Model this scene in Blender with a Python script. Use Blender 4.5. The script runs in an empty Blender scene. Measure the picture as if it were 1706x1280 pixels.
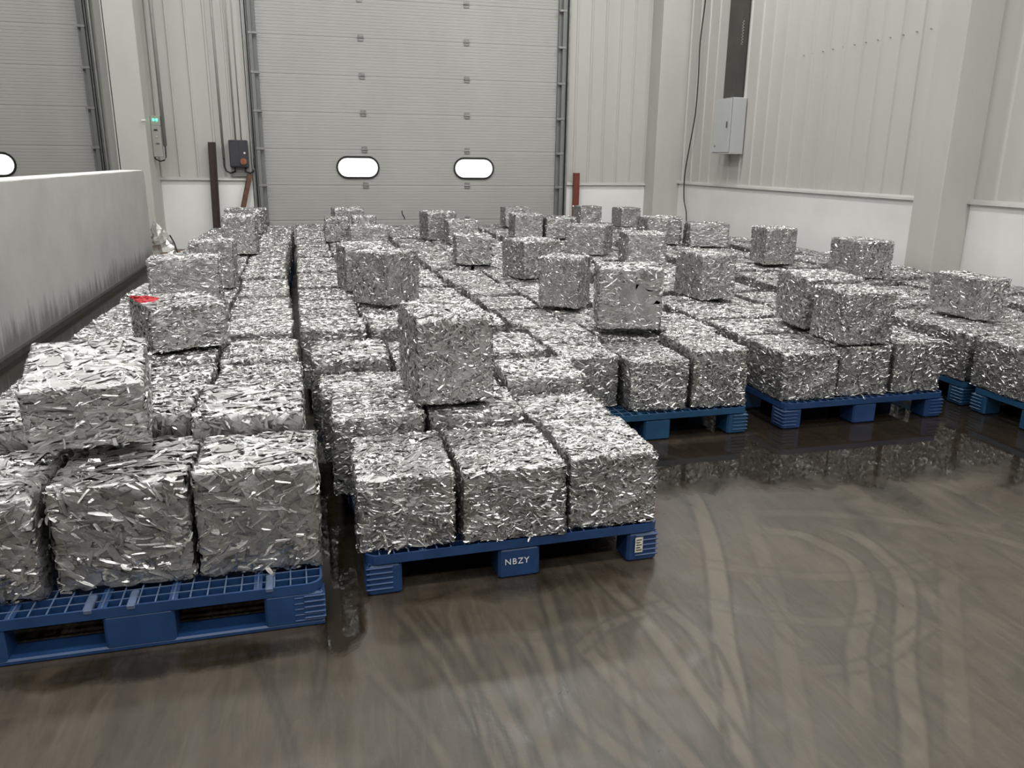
import bpy, math, random
import numpy as np
from mathutils import Matrix, Vector

random.seed(7)
RNG = np.random.default_rng(11)
scene = bpy.context.scene
COL = scene.collection

# ------------------------------------------------------------------ camera
cam_d = bpy.data.cameras.new('camera')
cam_d.sensor_fit = 'HORIZONTAL'
cam_d.sensor_width = 36.0
cam_d.lens = 1325.0 / 1706.0 * 36.0
cam_d.clip_start = 0.05
cam_d.clip_end = 100
cam = bpy.data.objects.new('camera', cam_d)
COL.objects.link(cam)
_D = Vector((-53.0, 4700.0, 1325.0)).normalized()
_yy = -(_D[0] * -336.0 + _D[2] * 1325.0) / _D[1]
_Y = Vector((-336.0, _yy, 1325.0)).normalized()
_Z = -_D
_X = _Y.cross(_Z)
# rows of the world-from-ray matrix; ray = (x right, y down, z forward)
cam.matrix_world = Matrix(((_X[0], -_X[1], -_X[2], 0.0),
                           (_Y[0], -_Y[1], -_Y[2], 0.0),
                           (_Z[0], -_Z[1], -_Z[2], 1.6),
                           (0, 0, 0, 1)))
scene.camera = cam

# ------------------------------------------------------------------ light
world = bpy.data.worlds.new('world')
scene.world = world
world.use_nodes = True
world.node_tree.nodes['Background'].inputs[0].default_value = (0.8, 0.85, 0.9, 1)
world.node_tree.nodes['Background'].inputs[1].default_value = 0.05

vs = scene.view_settings
vs.view_transform = 'Standard'
vs.look = 'None'
vs.gamma = 1.0
vs.use_curve_mapping = False
vs.exposure = -1.7

LAMP_Z = 7.3
LAMPS = []
for ly, p in ((-3.6, 1.15), (0.4, 0.85), (4.2, 0.66), (8.0, 0.75), (11.8, 1.0)):  # row behind the camera is an added fill to brighten bale fronts
    for lx in (-5.3, -1.1, 2.9, 6.1):
        LAMPS.append((lx, ly, 400.0 * p))
for lx, ly, p in LAMPS:
    ld = bpy.data.lights.new('bay_and_fill_light', 'AREA')
    ld.shape = 'DISK'
    ld.size = 0.7
    ld.energy = p
    ld.color = (1.0, 0.99, 0.965)
    lo = bpy.data.objects.new('bay_and_fill_light', ld)
    lo.location = (lx, ly, LAMP_Z)
    COL.objects.link(lo)


# ------------------------------------------------------------------ helpers
def tag(o, label=None, cat=None, group=None, kind=None):
    if label: o['label'] = label
    if cat: o['category'] = cat
    if group: o['group'] = group
    if kind: o['kind'] = kind
    return o


def link(o, parent=None):
    COL.objects.link(o)
    if parent is not None:
        o.parent = parent
    return o


def empty(name, loc=(0, 0, 0), rz=0.0):
    o = bpy.data.objects.new(name, None)
    o.empty_display_size = 0.1
    o.location = loc
    o.rotation_euler = (0, 0, rz)
    return link(o)


class MB:
    def __init__(self):
        self.v, self.f, self.m = [], [], []

    def add(self, vs, fs, mi=0):
        n = len(self.v)
        self.v += [tuple(p) for p in vs]
        self.f += [tuple(i + n for i in f) for f in fs]
        self.m += [mi] * len(fs)
        return self

    def box(self, x0, x1, y0, y1, z0, z1, mi=0):
        if x0 > x1: x0, x1 = x1, x0
        if y0 > y1: y0, y1 = y1, y0
        if z0 > z1: z0, z1 = z1, z0
        v = [(x0, y0, z0), (x1, y0, z0), (x1, y1, z0), (x0, y1, z0),
             (x0, y0, z1), (x1, y0, z1), (x1, y1, z1), (x0, y1, z1)]
        f = [(3, 2, 1, 0), (4, 5, 6, 7), (0, 1, 5, 4), (1, 2, 6, 5), (2, 3, 7, 6), (3, 0, 4, 7)]
        return self.add(v, f, mi)

    def cbox(self, x0, x1, y0, y1, z0, z1, c=0.006, mi=0):
        """box with chamfered edges (octagon in plan + chamfered top/bottom)"""
        def ring(z, i):
            return [(x0 + i + c, y0 + i, z), (x1 - i - c, y0 + i, z), (x1 - i, y0 + i + c, z), (x1 - i, y1 - i - c, z),
                    (x1 - i - c, y1 - i, z), (x0 + i + c, y1 - i, z), (x0 + i, y1 - i - c, z), (x0 + i, y0 + i + c, z)]
        v = ring(z0, c) + ring(z0 + c, 0) + ring(z1 - c, 0) + ring(z1, c)
        f = [tuple(range(7, -1, -1)), tuple(range(24, 32))]
        for k in range(3):
            for i in range(8):
                j = (i + 1) % 8
                f.append((k * 8 + i, k * 8 + j, k * 8 + 8 + j, k * 8 + 8 + i))
        return self.add(v, f, mi)

    def tube(self, pts, r, n=8, mi=0, closed=False):
        pts = [Vector(p) for p in pts]
        rings = []
        for i, p in enumerate(pts):
            a = pts[max(i - 1, 0)]
            b = pts[min(i + 1, len(pts) - 1)]
            if closed:
                a = pts[i - 1]
                b = pts[(i + 1) % len(pts)]
            t = (b - a).normalized()
            up = Vector((0, 0, 1)) if abs(t.z) < 0.9 else Vector((1, 0, 0))
            s = t.cross(up).normalized()
            w = s.cross(t)
            rings.append([p + r * (math.cos(2 * math.pi * k / n) * s + math.sin(2 * math.pi * k / n) * w) for k in range(n)])
        v = [q for rr in rings for q in rr]
        f = []
        m = len(rings)
        for i in range(m if closed else m - 1):
            i2 = (i + 1) % m
            for k in range(n):
                k2 = (k + 1) % n
                f.append((i * n + k, i * n + k2, i2 * n + k2, i2 * n + k))
        if not closed:
            f.append(tuple(range(n - 1, -1, -1)))
            f.append(tuple((m - 1) * n + k for k in range(n)))
        return self.add(v, f, mi)

    def prism(self, poly, axis, a, b, mi=0):
        """extrude a 2D polygon along axis 'x','y' or 'z' from a to b"""
        def P(q, t):
            return {'x': (t, q[0], q[1]), 'y': (q[0], t, q[1]), 'z': (q[0], q[1], t)}[axis]
        n = len(poly)
        v = [P(q, a) for q in poly] + [P(q, b) for q in poly]
        f = [tuple(range(n - 1, -1, -1)), tuple(range(n, 2 * n))]
        for i in range(n):
            j = (i + 1) % n
            f.append((i, j, n + j, n + i))
        return self.add(v, f, mi)

    def mesh(self, name, mats):
        me = bpy.data.meshes.new(name)
        me.from_pydata(self.v, [], self.f)
        for m in (mats if isinstance(mats, (list, tuple)) else [mats]):
            me.materials.append(m)
        if any(self.m):
            me.polygons.foreach_set('material_index', self.m)
        me.update()
        import bmesh
        bm = bmesh.new()
        bm.from_mesh(me)
        bmesh.ops.recalc_face_normals(bm, faces=bm.faces)
        bm.to_mesh(me)
        bm.free()
        return me

    def build(self, name, mats, parent=None, smooth=False):
        me = self.mesh(name, mats)
        if smooth:
            me.polygons.foreach_set('use_smooth', [True] * len(me.polygons))
        o = bpy.data.objects.new(name, me)
        return link(o, parent)


# ------------------------------------------------------------------ materials
def mat(name):
    m = bpy.data.materials.new(name)
    m.use_nodes = True
    nt = m.node_tree
    b = nt.nodes['Principled BSDF']
    return m, nt, b


def N(nt, t, **kw):
    n = nt.nodes.new(t)
    for k, v in kw.items():
        setattr(n, k, v)
    return n


def noise(nt, scale, detail=4, rough=0.55, vec=None, dist=0.0):
    n = N(nt, 'ShaderNodeTexNoise')
    n.inputs['Scale'].default_value = scale
    n.inputs['Detail'].default_value = detail
    n.inputs['Roughness'].default_value = rough
    n.inputs['Distortion'].default_value = dist
    if vec is not None:
        nt.links.new(vec, n.inputs['Vector'])
    return n


def ramp(nt, fac, stops):
    r = N(nt, 'ShaderNodeValToRGB')
    el = r.color_ramp.elements
    while len(el) > 1:
        el.remove(el[-1])
    el[0].position = stops[0][0]
    el[0].color = (*stops[0][1], 1) if len(stops[0][1]) == 3 else stops[0][1]
    for p, c in stops[1:]:
        e = el.new(p)
        e.color = (*c, 1) if len(c) == 3 else c
    nt.links.new(fac, r.inputs[0])
    return r


def mapping(nt, scale=(1, 1, 1), coord='Object'):
    tc = N(nt, 'ShaderNodeTexCoord')
    mp = N(nt, 'ShaderNodeMapping')
    mp.inputs['Scale'].default_value = scale
    nt.links.new(tc.outputs[coord], mp.inputs['Vector'])
    return mp.outputs[0]


def mathn(nt, op, a, b=None, clamp=False):
    n = N(nt, 'ShaderNodeMath', operation=op, use_clamp=clamp)
    for i, q in enumerate((a, b)):
        if q is None: continue
        if isinstance(q, (int, float)):
            n.inputs[i].default_value = q
        else:
            nt.links.new(q, n.inputs[i])
    return n.outputs[0]


def mixc(nt, fac, a, b, mode='MIX'):
    n = N(nt, 'ShaderNodeMix', data_type='RGBA', blend_type=mode)
    for k, q in ((0, fac), (6, a), (7, b)):
        if isinstance(q, (int, float)):
            n.inputs[k].default_value = q
        elif isinstance(q, tuple):
            n.inputs[k].default_value = (*q, 1)
        else:
            nt.links.new(q, n.inputs[k])
    return n.outputs[2]


def simple(name, col, rough=0.5, metal=0.0, var=0.12, scale=6.0, bump=0.0, bscale=40.0, mscale=(1, 1, 1), spec=0.5):
    m, nt, b = mat(name)
    v = mapping(nt, mscale)
    n = noise(nt, scale, 5, 0.6, v)
    lo = tuple(c * (1 - var) for c in col)
    hi = tuple(min(1, c * (1 + var)) for c in col)
    r = ramp(nt, n.outputs[0], [(0.3, lo), (0.7, hi)])
    nt.links.new(r.outputs[0], b.inputs['Base Color'])
    b.inputs['Roughness'].default_value = rough
    b.inputs['Metallic'].default_value = metal
    b.inputs['Specular IOR Level'].default_value = spec
    if bump:
        n2 = noise(nt, bscale, 3, 0.6, v)
        bp = N(nt, 'ShaderNodeBump')
        bp.inputs['Strength'].default_value = bump
        bp.inputs['Distance'].default_value = 0.004
        nt.links.new(n2.outputs[0], bp.inputs['Height'])
        nt.links.new(bp.outputs[0], b.inputs['Normal'])
    return m


def metal_material():
    m, nt, b = mat('crushed_aluminium')
    at = N(nt, 'ShaderNodeAttribute', attribute_name='tone')
    tone = at.outputs['Fac']
    v = mapping(nt, (1, 1, 1))
    n1 = noise(nt, 85, 3, 0.6, v, 0.6)
    n2 = noise(nt, 14, 3, 0.6, v, 0.3)
    r = ramp(nt, tone, [(0.0, (0.38, 0.378, 0.374)), (0.4, (0.56, 0.557, 0.552)), (1.0, (0.93, 0.928, 0.92))])
    grime = ramp(nt, n2.outputs[0], [(0.38, (0.62, 0.60, 0.57)), (0.60, (1, 1, 1))])
    c = mixc(nt, 0.55, r.outputs[0], mixc(nt, 1.0, r.outputs[0], grime.outputs[0], 'MULTIPLY'))
    nt.links.new(c, b.inputs['Base Color'])
    b.inputs['Metallic'].default_value = 1.0
    rr = N(nt, 'ShaderNodeMapRange')
    rr.inputs['To Min'].default_value = 0.38
    rr.inputs['To Max'].default_value = 0.60
    nt.links.new(n1.outputs[0], rr.inputs['Value'])
    rt = mathn(nt, 'MULTIPLY', mathn(nt, 'SUBTRACT', 0.42, tone), 0.42)
    nt.links.new(mathn(nt, 'MAXIMUM', mathn(nt, 'ADD', rr.outputs[0], rt), 0.16), b.inputs['Roughness'])
    bp = N(nt, 'ShaderNodeBump')
    bp.inputs['Strength'].default_value = 0.5
    bp.inputs['Distance'].default_value = 0.0035
    nt.links.new(n1.outputs[0], bp.inputs['Height'])
    nt.links.new(bp.outputs[0], b.inputs['Normal'])
    return m


def floor_material():
    m, nt, b = mat('wet_concrete')
    v = mapping(nt, (1, 1, 1))
    atr = N(nt, 'ShaderNodeAttribute', attribute_name='track').outputs['Fac']
    atw = N(nt, 'ShaderNodeAttribute', attribute_name='wet').outputs['Fac']
    n1 = noise(nt, 1.1, 6, 0.6, v, 0.4)
    n2 = noise(nt, 5.0, 6, 0.65, v, 0.8)
    n3 = noise(nt, 60, 3, 0.6, v)
    vs_ = mapping(nt, (1.0, 0.35, 1.0))
    n4 = noise(nt, 3.2, 5, 0.6, vs_, 0.5)
    base = ramp(nt, n1.outputs[0], [(0.32, (0.022, 0.021, 0.019)), (0.50, (0.058, 0.050, 0.040)), (0.68, (0.120, 0.090, 0.064))])
    c = mixc(nt, 0.5, base.outputs[0], ramp(nt, n2.outputs[0], [(0.3, (0.040, 0.038, 0.034)), (0.7, (0.115, 0.104, 0.088))]).outputs[0])
    c = mixc(nt, 0.35, c, ramp(nt, n4.outputs[0], [(0.35, (0.036, 0.034, 0.031)), (0.65, (0.125, 0.116, 0.103))]).outputs[0])
    n5 = noise(nt, 6.0, 6, 0.7, mapping(nt, (3.2, 0.5, 1.0)), 1.2)
    c = mixc(nt, 0.32, c, ramp(nt, n5.outputs[0], [(0.34, (0.018, 0.017, 0.016)), (0.52, (0.075, 0.067, 0.056)), (0.70, (0.150, 0.132, 0.110))]).outputs[0])
    # dried tyre marks: light band, dark wet rims
    pos = mathn(nt, 'MAXIMUM', atr, 0.0)
    neg = mathn(nt, 'MAXIMUM', mathn(nt, 'MULTIPLY', atr, -1.0), 0.0)
    brk = mathn(nt, 'MULTIPLY', mathn(nt, 'ADD', n2.outputs[0], -0.15, True), 1.3, True)
    c = mixc(nt, mathn(nt, 'MULTIPLY', pos, brk), c, (0.215, 0.197, 0.17))
    c = mixc(nt, mathn(nt, 'MULTIPLY', neg, mathn(nt, 'MULTIPLY', brk, 1.2, True)), c, (0.010, 0.010, 0.009))
    wet_shade_n = mathn(nt, 'ADD', atw, mathn(nt, 'MULTIPLY', mathn(nt, 'SUBTRACT', n2.outputs[0], 0.5), 0.9))
    wet = ramp(nt, wet_shade_n, [(0.40, (0, 0, 0)), (0.72, (1, 1, 1))]).outputs[0]
    c = mixc(nt, mathn(nt, 'MULTIPLY', wet, 0.85), c, mixc(nt, 1.0, c, (0.22, 0.20, 0.18), 'MULTIPLY'))  # darkens water and the painted pallet shade alike
    c = mixc(nt, 1.0, c, (0.80, 0.725, 0.64), 'MULTIPLY')
    nt.links.new(c, b.inputs['Base Color'])
    rgh = N(nt, 'ShaderNodeMapRange')
    rgh.inputs['From Min'].default_value = 0.3
    rgh.inputs['From Max'].default_value = 0.7
    rgh.inputs['To Min'].default_value = 0.27
    rgh.inputs['To Max'].default_value = 0.55
    nt.links.new(n2.outputs[0], rgh.inputs['Value'])
    rmix = N(nt, 'ShaderNodeMix', data_type='FLOAT')
    nt.links.new(wet, rmix.inputs[0])
    nt.links.new(rgh.outputs[0], rmix.inputs[2])
    rmix.inputs[3].default_value = 0.035
    nt.links.new(rmix.outputs[0], b.inputs['Roughness'])
    b.inputs['IOR'].default_value = 1.48
    bp = N(nt, 'ShaderNodeBump')
    bp.inputs['Strength'].default_value = 0.35
    bp.inputs['Distance'].default_value = 0.003
    hh = mathn(nt, 'ADD', mathn(nt, 'MULTIPLY', n3.outputs[0], 0.5), mathn(nt, 'MULTIPLY', atr, 0.6))
    hh = mathn(nt, 'MULTIPLY', hh, mathn(nt, 'SUBTRACT', 1.0, mathn(nt, 'MULTIPLY', wet, 0.9)))
    nt.links.new(hh, bp.inputs['Height'])
    nt.links.new(bp.outputs[0], b.inputs['Normal'])
    return m


def partition_material():
    m, nt, b = mat('painted_concrete')
    v = mapping(nt, (1, 1, 1))
    n1 = noise(nt, 1.3, 5, 0.6, v)
    base = ramp(nt, n1.outputs[0], [(0.35, (0.40, 0.40, 0.39)), (0.65, (0.47, 0.47, 0.455))])
    sx = N(nt, 'ShaderNodeSeparateXYZ')
    nt.links.new(v, sx.inputs[0])
    vst = mapping(nt, (3.0, 5.0, 0.35))
    n2 = noise(nt, 2.0, 6, 0.7, vst, 0.2)
    n3 = noise(nt, 2.2, 5, 0.6, v)
    # splash stains: drips climbing from the foot of the wall
    hgt = mathn(nt, 'ADD', mathn(nt, 'MULTIPLY', n2.outputs[0], 0.75), mathn(nt, 'MULTIPLY', n3.outputs[0], 0.35))
    lvl = mathn(nt, 'SUBTRACT', hgt, mathn(nt, 'MULTIPLY', sx.outputs[2], 1.15))
    st = ramp(nt, lvl, [(0.20, (0, 0, 0)), (0.42, (1, 1, 1))])
    c = mixc(nt, mathn(nt, 'MULTIPLY', st.outputs[0], 0.72), base.outputs[0], (0.085, 0.082, 0.075))
    nt.links.new(c, b.inputs['Base Color'])
    b.inputs['Roughness'].default_value = 0.75
    n4 = noise(nt, 30, 4, 0.6, v)
    bp = N(nt, 'ShaderNodeBump')
    bp.inputs['Strength'].default_value = 0.15
    bp.inputs['Distance'].default_value = 0.005
    nt.links.new(n4.outputs[0], bp.inputs['Height'])
    nt.links.new(bp.outputs[0], b.inputs['Normal'])
    return m


def pallet_material(name, c0, c1):
    m, nt, b = mat(name)
    v = mapping(nt, (1, 1, 1))
    n1 = noise(nt, 9, 5, 0.65, v)
    r = ramp(nt, n1.outputs[0], [(0.3, c0), (0.7, c1)])
    # scuffs, whitened plastic
    n2 = noise(nt, 38, 5, 0.75, mapping(nt, (1, 1, 4)))
    s = ramp(nt, n2.outputs[0], [(0.66, (0, 0, 0)), (0.74, (1, 1, 1))])
    c = mixc(nt, mathn(nt, 'MULTIPLY', s.outputs[0], 0.35), r.outputs[0], (0.18, 0.27, 0.45))
    nt.links.new(c, b.inputs['Base Color'])
    b.inputs['Roughness'].default_value = 0.38
    return m


def emis(name, col, strength):
    m, nt, b = mat(name)
    b.inputs['Base Color'].default_value = (*col, 1)
    b.inputs['Emission Color'].default_value = (*col, 1)
    b.inputs['Emission Strength'].default_value = strength
    return m


def sheet_material(name, col, var=0.05, rough=0.5, mscale=(1, 1, 0.15)):
    m = simple(name, col, rough, 0.0, var, 1.4, 0.0, mscale=mscale)
    return m


M = dict(
    metal=metal_material(),
    floor=floor_material(),
    partition=partition_material(),
    wall_sheet=sheet_material('cream_steel_sheet', (0.50, 0.495, 0.465)),
    dado=simple('white_painted_masonry', (0.83, 0.83, 0.815), 0.7, 0, 0.05, 1.2, 0.1, 25),
    column=simple('column_paint', (0.50, 0.495, 0.46), 0.55, 0, 0.06, 1.5, mscale=(1, 1, 0.3)),
    steel_trim=simple('grey_flashing', (0.42, 0.42, 0.40), 0.5, 0.1, 0.08, 3),
    door=simple('door_panel_grey', (0.40, 0.40, 0.385), 0.42, 0, 0.05, 1.1, mscale=(1, 1, 0.4)),
    galv=simple('galvanised_steel', (0.36, 0.37, 0.36), 0.42, 0.55, 0.12, 8),
    track=simple('track_grey', (0.20, 0.205, 0.195), 0.55, 0.1, 0.1, 5, mscale=(1, 1, 0.3)),
    galv_dark=simple('dark_track_steel', (0.17, 0.175, 0.17), 0.5, 0.4, 0.15, 8),
    hinge=simple('hinge_zinc', (0.30, 0.30, 0.29), 0.42, 0.5, 0.2, 20),
    rubber=simple('black_rubber', (0.012, 0.012, 0.012), 0.5, 0, 0.2, 10),
    pane=emis('daylit_pane', (1.0, 1.0, 1.0), 2.6),
    ceiling=simple('ceiling_sheet', (0.55, 0.55, 0.54), 0.7, 0, 0.05, 1.0),
    far_wall=simple('far_wall_sheet', (0.55, 0.55, 0.53), 0.7, 0, 0.05, 1.0),
    pallet=pallet_material('blue_plastic', (0.011, 0.037, 0.112), (0.018, 0.058, 0.165)),
    pallet_b=pallet_material('teal_blue_plastic', (0.011, 0.050, 0.118), (0.018, 0.078, 0.165)),
    worn=simple('worn_blue_plastic', (0.085, 0.125, 0.21), 0.5, 0, 0.3, 20),
    white_mark=simple('white_paint', (0.75, 0.75, 0.74), 0.6, 0, 0.1, 40),
    sticker=simple('paper_label', (0.62, 0.60, 0.50), 0.7, 0, 0.25, 60),
    cabinet=simple('cabinet_grey', (0.47, 0.485, 0.475), 0.4, 0, 0.03, 3),
    cabinet_dark=simple('cabinet_gap', (0.10, 0.10, 0.10), 0.6, 0, 0.1, 3),
    trunk=simple('dark_trunking', (0.065, 0.063, 0.056), 0.55, 0.2, 0.15, 4),
    iso=simple('isolator_plastic', (0.045, 0.043, 0.055), 0.45, 0, 0.15, 8),
    knob=simple('orange_knob', (0.30, 0.11, 0.055), 0.45, 0, 0.15, 30),
    cable=simple('black_cable', (0.018, 0.018, 0.018), 0.55, 0, 0.2, 10),
    conduit=simple('grey_conduit', (0.30, 0.30, 0.285), 0.5, 0.1, 0.1, 6),
    brown_steel=simple('dark_brown_steel', (0.040, 0.026, 0.021), 0.6, 0.2, 0.25, 12),
    rust=simple('rusty_steel', (0.13, 0.065, 0.042), 0.8, 0.1, 0.4, 14),
    red_post=simple('red_oxide_steel', (0.17, 0.040, 0.022), 0.55, 0, 0.2, 10),
    card=simple('cardboard', (0.22, 0.12, 0.055), 0.85, 0, 0.2, 15),
    film=simple('crumpled_film', (0.50, 0.50, 0.47), 0.15, 0.35, 0.25, 25, 0.4, 30),
    panelbox=simple('control_box', (0.36, 0.36, 0.33), 0.5, 0, 0.05, 6),
    led=emis('green_led', (0.10, 1.0, 0.55), 6.0),
    red_paint=simple('red_spray_paint', (0.62, 0.035, 0.045), 0.5, 0.2, 0.25, 60),
    dark_gap=simple('dark_stain_base', (0.045, 0.043, 0.04), 0.6, 0, 0.3, 10),
)

# ------------------------------------------------------------------ dimensions
YB = 15.3      # back wall
XR = 7.0       # right wall
ROOM_Z = 8.0
XL, YF = -14.0, -9.0


# ------------------------------------------------------------------ floor
def smooth_path(pts, step=0.008):
    P = np.array(pts, float)
    if len(P) < 3:
        P = np.vstack([P[0], (P[0] + P[-1]) / 2, P[-1]])
    Q = np.vstack([2 * P[0] - P[1], P, 2 * P[-1] - P[-2]])
    out = []
    for i in range(1, len(Q) - 2):
        p0, p1, p2, p3 = Q[i - 1], Q[i], Q[i + 1], Q[i + 2]
        n = max(2, int(np.linalg.norm(p2 - p1) / step))
        t = np.linspace(0, 1, n, endpoint=False)[:, None]
        out.append(0.5 * ((2 * p1) + (-p0 + p2) * t + (2 * p0 - 5 * p1 + 4 * p2 - p3) * t ** 2 + (-p0 + 3 * p1 - 3 * p2 + p3) * t ** 3))
    return np.vstack(out)


# wheel marks on the floor: path, half width, band strength, rim strength
TRACKS = [
    ([(1.73, 3.68), (1.76, 3.35), (1.62, 2.88), (1.46, 2.50), (1.30, 2.15), (1.21, 1.92), (1.09, 1.67), (1.0, 1.4)], .040, .85, .8),
    ([(1.04, 2.68), (1.09, 2.27), (1.09, 1.94), (1.09, 1.60), (1.07, 1.3)], .030, .55, .8),
    ([(1.14, 2.61), (1.23, 2.25), (1.20, 2.00), (1.14, 1.79), (1.07, 1.61), (.98, 1.4)], .028, .55, .7),
    ([(.68, 2.46), (.67, 2.31), (.68, 1.95), (.79, 1.67), (.95, 1.4)], .030, .55, .8),
    ([(.80, 2.31), (.87, 1.99), (.94, 1.64), (.98, 1.35)], .030, .55, .7),
    ([(1.85, 2.95), (2.03, 2.85), (2.09, 2.72), (2.11, 2.55), (1.97, 2.29), (1.74, 2.04), (1.60, 1.83), (1.51, 1.68)], .035, .6, .45),
    ([(2.15, 2.95), (2.27, 2.79), (2.27, 2.59), (2.18, 2.34), (1.84, 1.93), (1.66, 1.67), (1.53, 1.50), (1.4, 1.3)], .036, .65, .5),
    ([(.80, 2.69), (.74, 2.25), (.69, 1.95), (.66, 1.7)], .022, .45, .7),
    ([(.98, 2.65), (.90, 2.15), (.83, 1.86), (.80, 1.6)], .022, .45, .6),
    ([(.56, 2.28), (.56, 1.98), (.54, 1.73), (.52, 1.5)], .035, .4, .8),
    ([(-.30, 2.54), (-.18, 2.13), (-.13, 1.88), (-.11, 1.7)], .006, .0, .9),
    ([(.20, 2.69), (.32, 2.31), (.37, 2.04), (.41, 1.76), (.43, 1.5)], .020, .35, .8),
    ([(.29, 2.67), (.39, 2.26), (.40, 1.99), (.38, 1.77)], .012, .2, .9),
    ([(.42, 2.64), (.42, 2.29), (.48, 1.92), (.49, 1.74), (.48, 1.5)], .026, .4, .8),
    ([(1.60, 2.56), (1.60, 2.42), (1.55, 2.14), (1.60, 2.08)], .025, .5, .4),
    ([(1.95, 3.2), (1.88, 3.00), (1.67, 2.45), (1.46, 2.02), (1.27, 1.63), (1.1, 1.35)], .035, .35, .25),
    ([(2.30, 2.91), (2.27, 2.41), (2.14, 2.01), (2.13, 1.74)], .030, .3, .2),
    ([(-.04, 2.50), (-.06, 2.27), (-.07, 2.07)], .010, .15, .6),
    ([(2.6, 2.6), (2.28, 2.22), (2.01, 1.90), (1.65, 1.47)], .035, .35, .2),
    ([(1.4, 2.75), (1.75, 2.55), (2.1, 2.45), (2.6, 2.5)], .030, .35, .3),
    ([(1.3, 2.45), (1.7, 2.2), (2.0, 2.2)], .028, .4, .35),
    ([(1.5, 1.95), (1.75, 1.95), (2.1, 2.1)], .024, .4, .35),
    ([(1.9, 3.1), (2.3, 3.0), (2.8, 2.7), (3.1, 2.2)], .035, .35, .25),
    ([(.1, 2.3), (.25, 1.9), (.3, 1.6)], .018, .25, .5),
    ([(.75, 2.2), (.95, 2.35), (1.25, 2.45)], .022, .35, .5),
]
# standing water, with pallet shade painted in as wet patches (x, y, rx, ry, weight)
WET_SHADE = [(3.4, 4.9, 2.4, .85, 1.3), (.7, 3.7, .75, .9, 1.2), (-.65, 3.6, .7, .95, 1.2), (3.0, 3.75, 1.4, .50, 1.0), (1.75, 3.75, .55, .5, .75), (4.3, 3.2, .95, .75, .9), (.01, 3.6, .16, 1.2, 1.0),  # first three ellipses paint the shade under the pallets
       (.02, 2.6, .10, .25, .9), (-.6, 2.47, .65, .10, .75), (.75, 2.70, .75, .14, .55), (-2.1, 7.5, .45, 6.0, .9),  # bands before the front pallets mix wet with painted shadow
       (1.45, 3.2, .22, .4, .5), (3.4, 2.95, .5, .3, .6), (2.75, 4.8, .2, 2, 1), (4.15, 4.6, .2, 2, 1)]


def build_floor():
    def axis(lo, hi, f0, f1, step):
        a = np.linspace(lo, f0, 12, endpoint=False)
        b = np.arange(f0, f1, step)
        c = np.linspace(f1, hi, 30)
        return np.concatenate([a, b, c])
    xs = axis(XL, XR + .3, -1.2, 3.4, .0085)
    ys = axis(YF, YB + .3, 1.30, 4.2, .0085)
    gx, gy = np.meshgrid(xs, ys)
    pts = np.stack([gx.ravel(), gy.ravel()], 1)
    track = np.zeros(len(pts))
    rims = np.zeros(len(pts))
    for path, hw, band, rim in TRACKS:
        S = smooth_path(path)
        lo, hi = S.min(0) - .1, S.max(0) + .1
        idx = np.where((pts[:, 0] > lo[0]) & (pts[:, 0] < hi[0]) & (pts[:, 1] > lo[1]) & (pts[:, 1] < hi[1]))[0]
        q = pts[idx]
        dmin = np.full(len(q), 9.0)
        tt = np.zeros(len(q))
        for k in range(len(S)):
            d = np.hypot(q[:, 0] - S[k, 0], q[:, 1] - S[k, 1])
            mk = d < dmin
            dmin[mk] = d[mk]
            tt[mk] = k / len(S)
        fade = np.clip(np.minimum(tt, 1 - tt) / .12, 0, 1)
        inside = np.clip((hw - dmin) / .012 + .5, 0, 1) * band * .75
        rimv = np.exp(-((dmin - hw - .006) / .010) ** 2) * rim
        track[idx] = np.maximum(track[idx], inside * fade)
        rims[idx] = np.maximum(rims[idx], rimv * fade)
    track = track * (1 - rims) - rims * .8
    wet = np.zeros(len(pts))
    for x, y, rx, ry, w in WET_SHADE:
        d = ((pts[:, 0] - x) / rx) ** 2 + ((pts[:, 1] - y) / ry) ** 2
        wet = np.maximum(wet, w * np.exp(-.7 * d ** 1.6))  # holds real water and painted pallet shade together
    nx, ny = len(xs), len(ys)
    ii = np.arange(nx * ny).reshape(ny, nx)
    f = np.stack([ii[:-1, :-1], ii[:-1, 1:], ii[1:, 1:], ii[1:, :-1]], -1).reshape(-1, 4)
    me = np_mesh('floor', np.column_stack([pts, np.zeros(len(pts))]), f)
    for nm, arr in (('track', track), ('wet', wet)):
        a = me.attributes.new(nm, 'FLOAT', 'POINT')
        a.data.foreach_set('value', arr.astype(np.float32))
    me.materials.append(M['floor'])
    o = bpy.data.objects.new('floor', me)
    link(o)
    tag(o, 'wet grey concrete floor streaked with curved wheel marks', None, None, 'structure')


def np_mesh(name, v, f):
    me = bpy.data.meshes.new(name)
    v = np.asarray(v, np.float32)
    f = np.asarray(f, np.int32)
    k = f.shape[1]
    me.vertices.add(len(v))
    me.vertices.foreach_set('co', v.ravel())
    me.loops.add(f.size)
    me.loops.foreach_set('vertex_index', f.ravel())
    me.polygons.add(len(f))
    me.polygons.foreach_set('loop_start', np.arange(0, f.size, k, dtype=np.int32))
    me.polygons.foreach_set('loop_total', np.full(len(f), k, np.int32))
    me.update(calc_edges=True)
    return me


build_floor()


# ------------------------------------------------------------------ room shell
def struct(name, mb, m, label=None, parent=None):
    o = mb.build(name, m, parent)
    if parent is None:
        tag(o, label, None, None, 'structure')
    return o


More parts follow.
